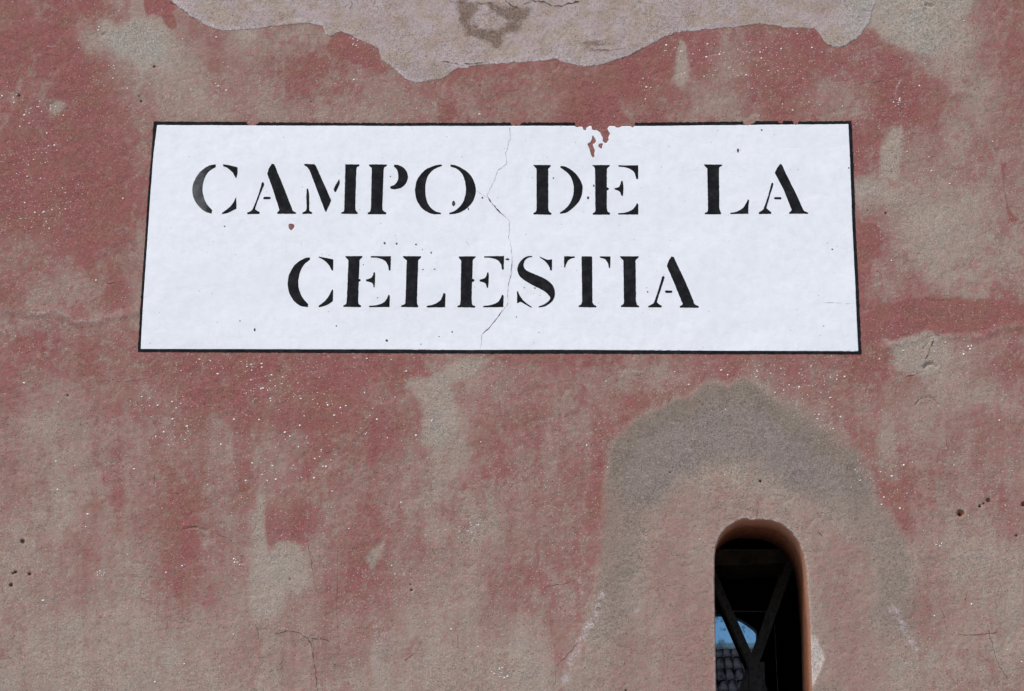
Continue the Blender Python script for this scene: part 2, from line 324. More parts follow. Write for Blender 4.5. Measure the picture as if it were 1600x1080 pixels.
# ------------------------------------------------------------------ materials
def mat(name):
    m = bpy.data.materials.new(name); m.use_nodes = True; nt = m.node_tree; b = nt.nodes['Principled BSDF']; b.inputs['Specular IOR Level'].default_value = .25
    return m, nt, b
class NB:
    def __init__(s, nt): s.nt = nt; s.tc = nt.nodes.new('ShaderNodeTexCoord').outputs['Object']
    def set(s, inp, v):
        if isinstance(v, bpy.types.NodeSocket): s.nt.links.new(v, inp)
        else:
            if hasattr(inp.default_value, '__len__') and not hasattr(v, '__len__'): v = (v,)*len(inp.default_value)
            if hasattr(v, '__len__') and len(v) == 3 and len(inp.default_value) == 4: v = (*v, 1)
            inp.default_value = v
    def noise(s, sc, det=3, rough=.6, stretch=None, off=0):
        n = s.nt.nodes.new('ShaderNodeTexNoise'); n.inputs['Scale'].default_value = sc; n.inputs['Detail'].default_value = det; n.inputs['Roughness'].default_value = rough
        mp = s.nt.nodes.new('ShaderNodeMapping'); mp.inputs['Location'].default_value = (off, off*.7, off*1.3)
        if stretch: mp.inputs['Scale'].default_value = stretch
        s.nt.links.new(s.tc, mp.inputs[0]); s.nt.links.new(mp.outputs[0], n.inputs['Vector']); return n.outputs['Fac']
    def voro(s, sc, off=0):
        n = s.nt.nodes.new('ShaderNodeTexVoronoi'); n.inputs['Scale'].default_value = sc
        mp = s.nt.nodes.new('ShaderNodeMapping'); mp.inputs['Location'].default_value = (off, off, off); s.nt.links.new(s.tc, mp.inputs[0]); s.nt.links.new(mp.outputs[0], n.inputs['Vector'])
        return n.outputs['Distance'], n.outputs['Color']
    def m(s, op, a, b=0.0, c=0.0):
        n = s.nt.nodes.new('ShaderNodeMath'); n.operation = op
        for i, v in enumerate((a, b, c)): s.set(n.inputs[i], v)
        return n.outputs[0]
    def rng(s, v, a, b, c=0.0, d=1.0, sm=True):
        n = s.nt.nodes.new('ShaderNodeMapRange'); n.interpolation_type = 'SMOOTHSTEP' if sm else 'LINEAR'
        for i, q in enumerate((v, a, b, c, d)): s.set(n.inputs[i], q)
        return n.outputs[0]
    def mix(s, f, a, b, mode='MIX'):
        n = s.nt.nodes.new('ShaderNodeMix'); n.data_type = 'RGBA'; n.blend_type = mode
        s.set(n.inputs[0], f); s.set(n.inputs[6], a); s.set(n.inputs[7], b); return n.outputs[2]
    def attr(s, k):
        n = s.nt.nodes.new('ShaderNodeAttribute'); n.attribute_name = k; return n.outputs['Fac']
    def bump(s, h, st, dist, nrm=None):
        n = s.nt.nodes.new('ShaderNodeBump'); n.inputs['Strength'].default_value = st; n.inputs['Distance'].default_value = dist; s.set(n.inputs['Height'], h)
        if nrm is not None: s.set(n.inputs['Normal'], nrm)
        return n.outputs[0]
def plaster_material(name, layer=False):
    m, nt, b = mat(name); k = NB(nt)
    nf = k.noise(250, 5, .75); nm = k.noise(95, 5, .65, (1.0, 1.0, .8), 3); nl = k.noise(22, 4, .6, None, 7); ng = k.noise(480, 2, .7, None, 11)
    grain = k.m('ADD', k.m('MULTIPLY', k.m('SUBTRACT', nf, .5), 1.0), k.m('MULTIPLY', k.m('SUBTRACT', ng, .5), .8))
    gv = k.rng(k.noise(7, 4, .6, None, 21), .38, .64, .80, 1.45); grain = k.m('MULTIPLY', grain, gv)
    red = k.m('ADD', k.attr('red'), k.m('ADD', k.m('MULTIPLY', grain, .85), k.m('MULTIPLY', k.m('SUBTRACT', nm, .5), .95)))
    rf = k.rng(red, -.06, .95)
    if layer:
        bare = k.mix(k.rng(nm, .35, .65), (.385, .308, .288), (.465, .392, .378)); bare = k.mix(k.rng(nl, .42, .62, 0, .7), bare, (.36, .285, .215))
    else:
        bare = k.mix(k.rng(nm, .35, .65), (.322, .252, .196), (.405, .335, .268)); bare = k.mix(k.rng(nl, .4, .65, 0, .5), bare, (.33, .285, .24))
    redc = k.mix(k.rng(nm, .3, .7), (.240, .080, .073), (.292, .104, .096)); redc = k.mix(k.rng(nl, .42, .62, 0, .55), redc, (.25, .115, .078))
    c = k.mix(rf, bare, redc)
    c = k.mix(k.rng(k.m('ADD', k.attr('merge'), k.m('MULTIPLY', k.m('SUBTRACT', nm, .5), .8)), 0, 1, 0, .8), c, k.mix(k.rng(nf, .35, .65), (.30, .278, .235), (.40, .372, .325)))
    hal = k.mix(k.attr('violet'), k.mix(k.rng(nm, .35, .65), (.160, .124, .098), (.208, .167, .134)), k.mix(k.rng(nm, .35, .65), (.185, .148, .135), (.228, .187, .173)))
    c = k.mix(k.rng(k.m('ADD', k.attr('dark'), k.m('MULTIPLY', k.m('SUBTRACT', nm, .5), .8)), -.05, 1.0, 0, .76), c, hal)
    st = k.rng(k.m('ADD', k.attr('stain_shade'), k.m('MULTIPLY', k.m('SUBTRACT', nm, .5), 1.2)), .12, 1.0, 0, .85)  # brown stains on the layer, painted hole shade on the wall
    c = k.mix(st, c, k.mix(k.rng(nf, .4, .6), (.135, .088, .062), (.21, .14, .10)))
    pf = k.rng(k.m('ADD', k.attr('pale'), k.m('MULTIPLY', grain, .5)), .1, .95, 0, .9)
    c = k.mix(pf, c, k.mix(k.rng(nf, .3, .7), (.38, .31, .30), (.49, .41, .40)))
    c = k.mix(k.attr('chip'), c, k.mix(k.rng(nm, .35, .65), (.42, .355, .31), (.51, .445, .40)))
    c = k.mix(1.0, c, k.mix(k.rng(grain, -.18, .18, 0, 1, False), (.70, .685, .67), (1.28, 1.285, 1.29)), 'MULTIPLY')
    vd, vc = k.voro(230, 2); sep = nt.nodes.new('ShaderNodeSeparateColor'); k.set(sep.inputs[0], vc)
    spot = k.m('MULTIPLY', k.rng(vd, .34, .16), k.m('GREATER_THAN', sep.outputs[0], .80))
    c = k.mix(k.m('MULTIPLY', spot, .5), c, (.09, .07, .06))
    spot2 = k.m('MULTIPLY', k.rng(vd, .36, .16), k.m('LESS_THAN', sep.outputs[1], .13))
    c = k.mix(k.m('MULTIPLY', spot2, .55), c, (.52, .45, .42))
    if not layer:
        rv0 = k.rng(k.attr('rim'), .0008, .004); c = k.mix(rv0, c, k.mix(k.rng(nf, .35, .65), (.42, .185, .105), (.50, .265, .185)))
        rv = k.rng(k.m('ADD', k.attr('rim'), k.m('MULTIPLY', k.m('SUBTRACT', nl, .5), .03)), .02, .062)      # terracotta reveal, with the shade of its depth painted into the colour
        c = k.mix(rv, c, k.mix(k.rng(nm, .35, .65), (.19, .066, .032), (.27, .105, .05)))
    k.set(b.inputs['Base Color'], c); b.inputs['Roughness'].default_value = .9
    hh = k.m('ADD', k.m('MULTIPLY', nf, .6), k.m('ADD', k.m('MULTIPLY', nm, .9), k.m('SUBTRACT', k.m('MULTIPLY', ng, .25), k.m('MULTIPLY', spot, .5))))
    hh = k.m('MULTIPLY', hh, gv); k.set(b.inputs['Normal'], k.bump(hh, .7, .0020)); return m
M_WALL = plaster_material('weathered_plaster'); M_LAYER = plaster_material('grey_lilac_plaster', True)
def sign_material():
    m, nt, b = mat('whitewash'); k = NB(nt); nf = k.noise(420, 4, .7); nm = k.noise(60, 5, .7, (1, 1, .7)); nl = k.noise(9, 4, .6)
    c = k.mix(k.rng(nm, .35, .7), (.805, .812, .825), (.755, .76, .775)); c = k.mix(k.rng(nl, .45, .7, 0, .5), c, (.75, .757, .785))
    c = k.mix(k.rng(nf, .62, .8, 0, .35), c, (.55, .55, .57)); vd, vc = k.voro(70, 5); sep = nt.nodes.new('ShaderNodeSeparateColor'); k.set(sep.inputs[0], vc)
    sp = k.m('MULTIPLY', k.rng(vd, .12, .05), k.m('GREATER_THAN', sep.outputs[0], .80)); c = k.mix(k.m('MULTIPLY', sp, .5), c, (.22, .2, .2))
    k.set(b.inputs['Base Color'], c); b.inputs['Roughness'].default_value = .8
    k.set(b.inputs['Normal'], k.bump(k.m('ADD', k.m('MULTIPLY', nf, .5), nm), .28, .0012)); return m
def black_material():
    m, nt, b = mat('black_sign_paint'); k = NB(nt); nf = k.noise(300, 5, .75); nm = k.noise(55, 5, .7)
    c = k.mix(k.rng(nm, .4, .68), (.006, .006, .008), (.018, .018, .019)); c = k.mix(k.rng(nf, .62, .78, 0, .5), c, (.10, .10, .10))
    f = k.rng(k.m('ADD', k.attr('fade'), k.m('MULTIPLY', k.m('SUBTRACT', nm, .5), 1.2)), .12, .9, 0, .6); c = k.mix(f, c, (.17, .17, .175))
    k.set(b.inputs['Base Color'], c); b.inputs['Roughness'].default_value = .8; b.inputs['Specular IOR Level'].default_value = .12
    k.set(b.inputs['Normal'], k.bump(nf, .35, .001)); return m
M_SIGN = sign_material(); M_BLACK = black_material()
def simple(name, c1, c2, sc=40, rough=.85, bump=.3, spec=.25, dist=.004, det=4):
    m, nt, b = mat(name); k = NB(nt); n = k.noise(sc, det, .65); k.set(b.inputs['Base Color'], k.mix(k.rng(n, .35, .65), c1, c2)); b.inputs['Roughness'].default_value = rough
    b.inputs['Specular IOR Level'].default_value = spec; k.set(b.inputs['Normal'], k.bump(n, bump, dist)); return m
M_CRACK = simple('crack_dark', (.035, .027, .024), (.09, .068, .06), 300)
M_CRACKR = simple('crack_dark_red', (.09, .05, .042), (.17, .095, .08), 300)
M_CRACKW = simple('hairline_grey', (.25, .24, .25), (.5, .49, .5), 500)
M_FLECK = simple('lime_fleck', (.88, .80, .76), (.95, .92, .90), 600, .6)
M_IRON = simple('rusted_iron', (.03, .027, .026), (.07, .058, .05), 120, .7, .5, .4, .002)
M_TIMBER = simple('old_timber', (.07, .055, .035), (.14, .11, .075), 25, .85)
M_INNER = simple('inner_plaster', (.16, .14, .12), (.24, .21, .18), 8)
M_TILE = simple('roof_tile_clay', (.03, .016, .016), (.10, .06, .055), 6, .8)
M_HOUSE = simple('grey_house_plaster', (.3, .27, .25), (.4, .36, .33), 2)
M_PAVE = simple('paving_stone', (.22, .21, .20), (.34, .325, .30), 5, .8, .3)

# ------------------------------------------------------------------ ground
g = link('ground', boxmesh('ground', (-400, -400, -.3), (400, 400, 0)), M_PAVE); g['kind'] = 'structure'

# ------------------------------------------------------------------ the plastered building
bld = thing('plastered_building', 'weathered building with flaking red paint over beige plaster and a round-headed slit window', 'building')
STEP = .0022
fx, fz = span(-24, 1624, -20, 1104, STEP)
def ext(a, lo, hi):
    L = []; s = STEP; x = a[0]
    while x > lo: s = min(s*1.35, .022); x -= s; L.append(x)
    R = []; s = STEP; x = a[-1]
    while x < hi: s = min(s*1.35, .022); x += s; R.append(x)
    return np.concatenate([np.array(L[::-1]), a, np.array(R)])
us = ext(fx, -3.5, 3.5); ws = ext(fz, 0.0, 6.0)
def wall_f(px, py):
    f = opening_f(px, py)+.5+.9*fbm(px, py, 12, 4, 30)
    for x, y, r in HOLES:
        m = (np.abs(px-x) < 12) & (np.abs(py-y) < 12)
        f[m] = np.maximum(f[m], r*(1+.22*fbm(px[m]+x, py[m], 4, 2, 31))-np.hypot(px[m]-x, py[m]-y))
    return f
def hole_shade(px, py):  # shade inside the holes, painted dark around and down their walls
    s = 0*px
    for x, y, r in HOLES:
        m = (np.abs(px-x) < 12) & (np.abs(py-y) < 12); s[m] = np.maximum(s[m], (1.3 if r > 2.4 else .7)*sst(r+1.6, r-.2, np.hypot(px[m]-x, py[m]-y)))
    return s
def wall_attr(px, py):
    r, d, v, p, c, ins, gy = wear(px, py); return dict(red=r, dark=d, violet=v, pale=p, chip=c, stain_shade=hole_shade(px, py), merge=gy)
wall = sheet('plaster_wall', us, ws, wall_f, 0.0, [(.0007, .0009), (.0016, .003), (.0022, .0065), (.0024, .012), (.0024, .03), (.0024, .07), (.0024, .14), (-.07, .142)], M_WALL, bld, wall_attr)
# raised coat of grey-lilac plaster along the top
lx, lz = span(90, 1470, -370, 140, STEP*1.15)
def layer_f(px, py):
    d = polydist(px, py, LAYER, True, 40)+3.0*fbm(px, py, 16, 4, 32, .62)+1.5*fbm(px, py, 5, 3, 33)
    return d
def layer_attr(px, py):
    d = -polydist(px, py, LAYER, True, 40); st = 0*px
    for p in STAINS: st = np.maximum(st, sst(12, -5, polydist(px, py, p)+6*fbm(px, py, 14, 5, 34, .65)))
    st = st+.35*sst(.1, .4, fbm(px, py, 45, 4, 35)); st = np.maximum(st, .75*sst(10, -3, polydist(px, py, FAINT)+5*fbm(px*.35, py*1.6, 10, 4, 48))*sst(-.1, .2, fbm(px*.3, py*2, 12, 3, 49)))
    st = np.maximum(st, .42*sst(16, 0, np.hypot((px-765)/1.9, (py-38)/1.1)-14+9*fbm(px, py, 16, 4, 51)))
    pale = .55*sst(11, 1, d+3*fbm(px, py, 20, 3, 36))*sst(.0, .25, fbm(px, py, 90, 3, 37)+.15)+.5*sst(24, 4, np.hypot((px-755)/1.0, (py-27)/1.4))
    low = sst(2, -2, polydist(px, py, [(640, 132), (600, 92), (690, 99), (712, 103), (700, 130)]))
    return dict(red=.04+.22*fbm(px, py, 60, 4, 38)+.05*(py > 0), dark=.22*low, violet=low, pale=np.clip(pale+.45*sst(13, 1, d+4*fbm(px, py, 22, 3, 39))*sst(1320, 1260, px)*(.6+fbm(px, py, 60, 3, 46)), 0, 1), chip=0*px, stain_shade=st, merge=sst(1290, 1360, px+20*fbm(px, py, 40, 3, 44)))
layer = sheet('plaster_layer', lx, lz, layer_f, .0008, [(.0006, .0001), (.0016, .0006), (.0020, .0016)], M_LAYER, bld, layer_attr)
layer['label'] = 'older grey-lilac plaster coat with a broken lower edge and brown stains'

# cracks: thin strips on the surface, dark colour standing in for groove depth
def crack(pts, w, lift=.0002, m=None, parent=bld, brk=.25, seed=0, jit=.9):
    pts = [np.array(p, float) for p in pts]; out = []
    for a, b in zip(pts[:-1], pts[1:]):
        n = max(2, int(np.linalg.norm(b-a)/1.6))
        for k in range(n): out.append(a+(b-a)*k/n)
    out.append(pts[-1]); c = np.array(out); n = len(c)
    d = np.gradient(c, axis=0); d /= np.linalg.norm(d, axis=1, keepdims=True)+1e-9; N = np.stack([-d[:, 1], d[:, 0]], 1)
    s = np.arange(n)*1.6+seed*71.3; c = c+N*(jit*2.6*fbm(s, s*0+seed, 9, 3, 40))[:, None]
    wd = w*np.clip(.62+1.5*fbm(s, s*0+seed, 7, 3, 41), 0, 2.2)*np.clip(np.minimum(np.arange(n), n-1-np.arange(n))/4+.25, 0, 1)
    keep = fbm(s, s*0+seed, 12, 2, 42) > -brk*-1-.75
    L = c+N*wd[:, None]*.5; R = c-N*wd[:, None]*.5; q = np.concatenate([L, R])
    h = relief(q[:, 0], q[:, 1])+lift; x, z = P(q[:, 0], q[:, 1]); co = np.stack([x, -h, z], 1)
    i = np.arange(n-1)[wd[:-1]+wd[1:] > .12*w]; F = {4: np.stack([i, i+1, i+1+n, i+n], 1)}
    if len(i): o = link('crack', mesh_from('crack', co, F, {}, False), m or M_CRACK, parent); return o
CR = [([(264, 2), (285, 15), (300, 27), (320, 36), (330, 42)], 2.2, 0, .0002), ([(370, 47), (405, 43), (440, 39), (475, 36), (488, 38)], 1.3, 0, .0002),
 ([(826, 1), (840, 3), (850, 3), (860, 9), (875, 10), (885, 7), (895, 5), (910, 0)], 1.7, 0, .0016), ([(788, 0), (798, 8), (805, 12), (812, 12), (820, 6), (830, 3)], 1.2, 0, .0016),
 ([(690, 97), (710, 99), (725, 101), (762, 98)], 1.4, 0, .0016), ([(970, 93), (990, 84), (1004, 77)], 2.0, 0, .0002), ([(549, -2), (550, 8), (546, 15)], 1.2, 0, .0016), ([(586, 2), (584, 8)], 1.0, 0, .0016), ([(702, 1), (712, 5), (725, 4)], 1.0, 0, .0016), ([(742, 3), (752, 6), (772, 5)], 1.0, 0, .0016),
 ([(481, 850), (486, 875), (491, 905), (494, 925)], 1.4, 1, .0002), ([(481, 996), (487, 1012), (489, 1030), (494, 1052), (496, 1084)], 2.8, 0, .0002), ([(488, 998), (491, 1015), (490, 1030)], 1.6, 0, .0002), ([(400, 975), (404, 995), (406, 1012)], 1.6, 1, .0002),
 ([(430, 992), (450, 986), (468, 990), (480, 998), (502, 998), (515, 1002)], 2.6, 1, .0002), ([(1412, 590), (1428, 586), (1441, 581)], 1.2, 0, .0002), ([(1459, 530), (1452, 548), (1446, 562)], 2.0, 0, .0002),
 ([(905, 1002), (888, 1022), (868, 1042), (868, 1066), (862, 1075)], 1.6, 1, .0002), ([(146, 597), (165, 596), (195, 597), (225, 592), (258, 578)], 1.1, 0, .0002),
 ([(335, 833), (350, 838), (362, 846), (374, 858)], 1.8, 1, .0002), ([(290, 826), (305, 823), (322, 829)], 1.8, 0, .0002), ([(714, 985), (716, 1008)], 1.4, 0, .0002), ([(1278, 830), (1286, 840)], 1.6, 0, .0002), ([(1183, 795), (1183, 811)], 1.0, 0, .0002),
 ([(925, 695), (924, 712)], 1.0, 1, .0002), ([(242, 742), (242, 760)], 1.4, 0, .0002), ([(100, 88), (62, 84)], 1.0, 1, .0002), ([(1430, 632), (1438, 623), (1450, 620), (1458, 622), (1467, 632)], 1.5, 0, .0002),
 ([(437, 1040), (443, 1030), (440, 1045), (420, 1050)], 1.3, 0, .0002), ([(835, 988), (838, 1002)], 1.1, 1, .0002), ([(1496, 992), (1520, 993), (1560, 988)], 1.2, 1, .0002), ([(1470, 950), (1480, 985), (1474, 1000)], 1.3, 1, .0002), ([(1540, 970), (1548, 1000), (1560, 1040), (1575, 1062)], 1.2, 1, .0002),
 ([(850, 918), (880, 912), (905, 905)], 1.2, 1, .0002), ([(1345, 130), (1380, 128)], .9, 0, .0002), ([(1058, 58), (1061, 75)], 1.3, 0, .0002), ([(555, 690), (572, 670), (590, 650)], .9, 1, .0002), ([(528, 850), (526, 950), (530, 1010)], .9, 1, .0002)]
for i, (p, w, r, l) in enumerate(CR): crack(p, w*(.62 if (p[0][1] > 560 and p[0][0] < 920) else .9), l, M_CRACKR if r or (p[0][1] > 560 and p[0][0] < 920) else M_CRACK, bld, seed=i+1)
# a few random fine scratches
for i in range(70):
    x, y = rng.uniform(0, 1600), rng.uniform(100, 1080)
    if 200 < x < 1360 and y < 565: continue
    if 1100 < x < 1285 and y > 795: continue
    a = rng.uniform(-.6, .6)+(math.pi/2 if rng.random() < .7 else 0); L = rng.uniform(6, 26)
    crack([(x, y), (x+math.cos(a+.2)*L*.5, y+math.sin(a+.2)*L*.5), (x+math.cos(a)*L, y+math.sin(a)*L)], rng.uniform(.5, 1.0), .0002, M_CRACKR if rng.random() < .7 else M_CRACK, bld, seed=200+i)

# lime flecks in the plaster: tiny lumps, thousands of them
def flecks():
    n = 9000; x = rng.uniform(-60, 1660, n); y = rng.uniform(-60, 1130, n)
    r_, d_, v_, p_, c_, ins_, g_ = wear(x, y)
    den = sst(.02, .42, fbm(x, y, 85, 3, 50)+.06)*(.35+.65*sst(.2, .7, r_))*(1-.85*ins_)*(1-.45*sst(820, 950, y))*(1-.35*sst(1350, 1450, x)*sst(200, 300, y))
    den = den+.05; k = rng.random(n) < den*.24
    x, y = x[k], y[k]; s = rng.gamma(1.9, .45, len(x))+.48
    cl = [(55, 180, 40, 26), (70, 230, 30, 14), (60, 340, 26, 16), (130, 75, 40, 14), (90, 305, 30, 12), (370, 565, 40, 16), (255, 625, 40, 22), (310, 570, 30, 10), (470, 620, 70, 30), (575, 650, 70, 22), (640, 570, 60, 14), (765, 575, 50, 16), (1110, 90, 40, 26), (1170, 95, 36, 26), (1240, 85, 60, 22),
          (1260, 160, 50, 18), (1190, 575, 36, 16), (1270, 600, 50, 30), (1290, 660, 22, 12), (1190, 620, 60, 12), (1350, 755, 14, 12), (1340, 735, 16, 8), (1465, 850, 8, 8), (1480, 260, 50, 12), (1405, 160, 8, 8), (1410, 750, 60, 16), (555, 70, 10, 6), (1050, 75, 16, 8), (1010, 140, 20, 8), (735, 830, 20, 16), (780, 1050, 16, 12), (155, 895, 8, 7), (370, 880, 8, 6), (440, 720, 90, 30), (420, 590, 40, 20), (1490, 555, 40, 10), (15, 150, 20, 12), (150, 45, 14, 5), (350, 120, 26, 8), (270, 680, 30, 14)]
    X = [x]; Yp = [y]; Sz = [s]
    for cx, cy, sp, m in cl:
        m = int(m*1.5); X.append(cx+rng.normal(0, sp*.6, m)); Yp.append(cy+rng.normal(0, sp*.42, m)); Sz.append(rng.gamma(2.6, .34, m)+.35)
    x, y, s = np.concatenate(X), np.concatenate(Yp), np.clip(np.concatenate(Sz), .4, 2.3)
    k = (polydist(x, y, [(212, 186), (1334, 186), (1350, 558), (208, 556)]) > 1) & (layer_f(x, y) > 2) & (-opening_f(x, y) > 8) & (wear(x, y)[5] < .5+(rng.random(len(x)) < .25))
    x, y, s = x[k], y[k], s[k]; n = len(x); wx, wz = P(x, y); h = relief(x, y)
    s = s*1.24*MM*.82; co = []; F = []
    ang = rng.uniform(0, 6.28, n)
    for i in range(6):
        a = ang+i*math.pi/3; rr = s*rng.uniform(.55, 1.35, n); co.append(np.stack([wx+np.cos(a)*rr, -h+.0004+0*wx, wz+np.sin(a)*rr*rng.uniform(.7, 1.1, n)], 1))
    for i in range(6):
        a = ang+i*math.pi/3+.2; rr = s*rng.uniform(.35, .7, n); co.append(np.stack([wx+np.cos(a)*rr, -h-s*.45, wz+np.sin(a)*rr], 1))
    co = np.concatenate(co); b = np.arange(n); q = [np.stack([b+i*n, b+((i+1) % 6)*n, b+(6+(i+1) % 6)*n, b+(6+i)*n], 1) for i in range(6)]
    F = {4: np.concatenate(q), 6: np.stack([b+(6+i)*n for i in range(6)], 1)}
    o = link('lime_fleck', mesh_from('lime_fleck', co, F, {}, True), M_FLECK, bld); o['kind'] = 'stuff'
flecks()

# rest of the building shell: side walls, back wall with an arched opening, ceiling and roof
BY = 3.6
for nm, lo, hi, m in [('side_wall', (-3.8, .02, 0), (-3.5, BY, 6.0), M_INNER), ('side_wall', (3.5, .02, 0), (3.8, BY, 6.0), M_INNER), ('ceiling', (-3.5, .15, 4.1), (3.5, BY, 4.3), M_TIMBER),
                      ('roof', (-3.9, -.25, 6.003), (3.9, BY+.6, 6.25), M_TILE)]:
    link(nm, boxmesh(nm, lo, hi), m, bld)
ARCH = [(1060, 985), (1075, 972), (1095, 963), (1118, 959.5), (1140, 961), (1158, 968), (1172, 977), (1183, 986), (1184, 1150), (1060, 1150)]
ax = np.unique(np.concatenate([np.arange(-3.5, 3.51, .25), np.arange(.2, 1.6, .02)])); az = np.unique(np.concatenate([np.arange(0, 6.01, .25), np.arange(2.4, 3.8, .02)]))
sheet('back_wall', ax, az, lambda px, py: -polydist(px, py, ARCH, True, 200), 0.0, [(0, .01), (0, .04)], M_INNER, bld, None, Y=BY, relieff=lambda a, b: 0*a, smooth=False)

pm, pnt, pb = mat('dusty_glass'); pk = NB(pnt); tr = pnt.nodes.new('ShaderNodeBsdfTransparent'); tr.inputs[0].default_value = (.50, .64, .72, 1)
mx = pnt.nodes.new('ShaderNodeMixShader'); dn = pk.noise(34, 4, .75); dsp, _c = pk.voro(26, 3)
pk.set(mx.inputs[0], pk.m('MAXIMUM', pk.rng(dn, .50, .72, .03, .6), pk.rng(dsp, .22, .12, 0, .55)))
pnt.links.new(tr.outputs[0], mx.inputs[1]); pnt.links.new(pb.outputs[0], mx.inputs[2]); pb.inputs['Base Color'].default_value = (.06, .055, .05, 1); pb.inputs['Roughness'].default_value = .5
pnt.links.new(mx.outputs[0], pnt.nodes['Material Output'].inputs['Surface'])
ap = PV(1050, 1150, BY+.03); bp = PV(1195, 950, BY+.03)
pane = link('window_pane', boxmesh('window_pane', (ap.x, BY+.028, ap.z), (bp.x, BY+.034, bp.z)), pm, bld); pane['label'] = 'dusty bluish glass pane of the far arched window'

# ------------------------------------------------------------------ the painted street sign
sign = thing('painted_street_sign', 'white painted street name panel with black border and two lines of black stencil lettering', 'street sign')
def C3(l, ox, oy, s): return [(ox+x/s, oy+y/s) for x, y in l]
sc = 1580/120
PEEL = [C3([(240, 100), (240, 240), (280, 262), (330, 245), (400, 250), (415, 310), (465, 320), (475, 270), (540, 230), (585, 240), (590, 310), (700, 320), (760, 360), (790, 430), (820, 480), (810, 530), (840, 572), (890, 580), (940, 520), (930, 470), (965, 380), (920, 310), (905, 280), (950, 232), (1050, 222), (1090, 262), (1160, 262), (1220, 225), (1380, 225), (1430, 268), (1470, 230), (1490, 100)], 880, 180, sc),
 C3([(605, 410), (640, 460), (680, 530), (650, 590), (610, 600), (630, 680), (655, 730), (640, 810), (650, 850), (610, 885), (575, 830), (545, 720), (500, 600), (560, 560), (585, 500)], 880, 180, sc),
 C3([(740, 590), (825, 590), (800, 640), (800, 690), (780, 700), (715, 645)], 880, 180, sc),
 [(451, 351), (456, 350), (460, 352), (460, 356), (457, 359), (455, 361), (451, 357)],
 [(384, 185), (386, 194), (391, 196.5), (398, 196), (404, 193), (405, 185)],
 [(1160, 185), (1161, 194), (1168, 197), (1174, 194.5), (1180, 192), (1181, 185)],
 [(1214, 185), (1216, 192), (1222, 194), (1226, 185)], [(1238, 185), (1239, 193), (1243, 196.5), (1247, 194), (1248, 185)],
 [(797, 185), (798, 196), (803, 198), (807, 195), (811, 198), (815, 193), (816, 185)]]
SPECK = [(708.7, 318.2, 2.6, 4.2), (731.9, 326.8, 1, 2.2), (753.7, 309.4, 1.5, 1.5), (864.6, 278.6, 1.3, 1.2), (918.9, 309.4, 1.8, 2.3), (927.9, 290.3, 1.3, 2), (609.9, 276, 1.1, 1.1), (1153, 235.6, 1.6, 3.6), (1190, 203.7, 1.5, 1.3), (1326, 262.9, 1.3, 1.2),
 (350.9, 354.2, 1.5, 1.1), (601, 380.3, 1.7, 1.9), (619.6, 381, 1.5, 1.8), (650, 382, 1.6, 1.3), (660, 389.7, .9, 1.1), (673.6, 395, 1.1, 1.8), (604.3, 532.4, 2, 1.8), (706.4, 518.8, 1.3, 1.4), (686, 526, 1, 1), (657.7, 537.8, .9, 1), (807, 495.9, 1.2, 1), (835.8, 450.6, 1.4, 1.1),
 (398, 515.5, 1.4, 2.6), (375, 502, 1.2, 1.1), (525.5, 509.7, 1.2, 1.1), (1300.3, 389.7, 1.6, 1.1), (1287, 509.7, 1.1, 1), (1012, 456.5, 1.2, 1.4), (1010, 450, .9, .9), (793, 405.8, 3.2, 1.5), (661, 421.5, 1.9, .7), (679, 420.8, 1.9, .8), (568, 414, 1, 1), (1293, 380, .9, .7), (311, 455, 1, .8), (1256, 300, .8, .8), (888, 323, .9, .9), (819, 450, 1, 1), (842, 520, 1, .9), (590, 466, 1, 1)]
def specks_f(px, py):
    f = np.full(px.shape, -9.0)
    for x, y, a, b in SPECK:
        m = (np.abs(px-x) < 8) & (np.abs(py-y) < 8)
        if m.any(): f[m] = np.maximum(f[m], (1-np.hypot((px[m]-x)/a, (py[m]-y)/b))*min(a, b)+.35*fbm(px[m], py[m]+x, 3, 2, 60))
    return f
WHITE = [(245.5, 195.5), (420, 196.5), (600, 197), (800, 197.5), (1000, 197.5), (1200, 195.5), (1325.5, 194.5), (1328.5, 262), (1332, 360), (1336, 440), (1338.5, 500), (1341, 549), (1100, 548), (850, 547), (600, 546.5), (380, 545.5), (220, 545.5), (223.5, 480), (229, 400), (235.5, 300), (240, 240)]
OUTER = [(239.8, 189.8), (420, 191), (560, 192), (700, 192), (860, 192), (1000, 192), (1200, 189.6), (1330.6, 189.3), (1333.5, 262), (1337, 360), (1341, 440), (1343.5, 500), (1346, 553.6), (1100, 553.2), (850, 552.8), (600, 551.8), (380, 550.6), (215.2, 550), (219.5, 480), (225, 400), (231.5, 300), (236.5, 240)]
def white_f(px, py):
    f = polydist(px, py, WHITE, True, 40)+.35*fbm(px, py, 8, 3, 61)
    for p in PEEL: f = np.maximum(f, -polydist(px, py, p)+.45*fbm(px, py, 6, 2, 62))
    return f
sx, sz = span(208, 1352, 184, 560, .0016)
panel = sheet('white_panel', sx, sz, white_f, .0007, [(.0001, .00025), (.00012, .0012)], M_SIGN, sign, None)
def border_f(px, py):
    top = sst(200, 194, py); fr = fbm(px, py, 9, 3, 63)
    f = polydist(px, py, OUTER, True, 40)+.95*fr+top*.9*np.maximum(0, fbm(px, py, 5, 3, 64))*3*sst(380, 420, px)
    f = np.maximum(f, -(polydist(px, py, WHITE, True, 40))+.25)
    for p in PEEL: f = np.maximum(f, -polydist(px, py, p)-.2+.5*fr)
    pass
    return f
fade0 = lambda px, py: dict(fade=0*px)
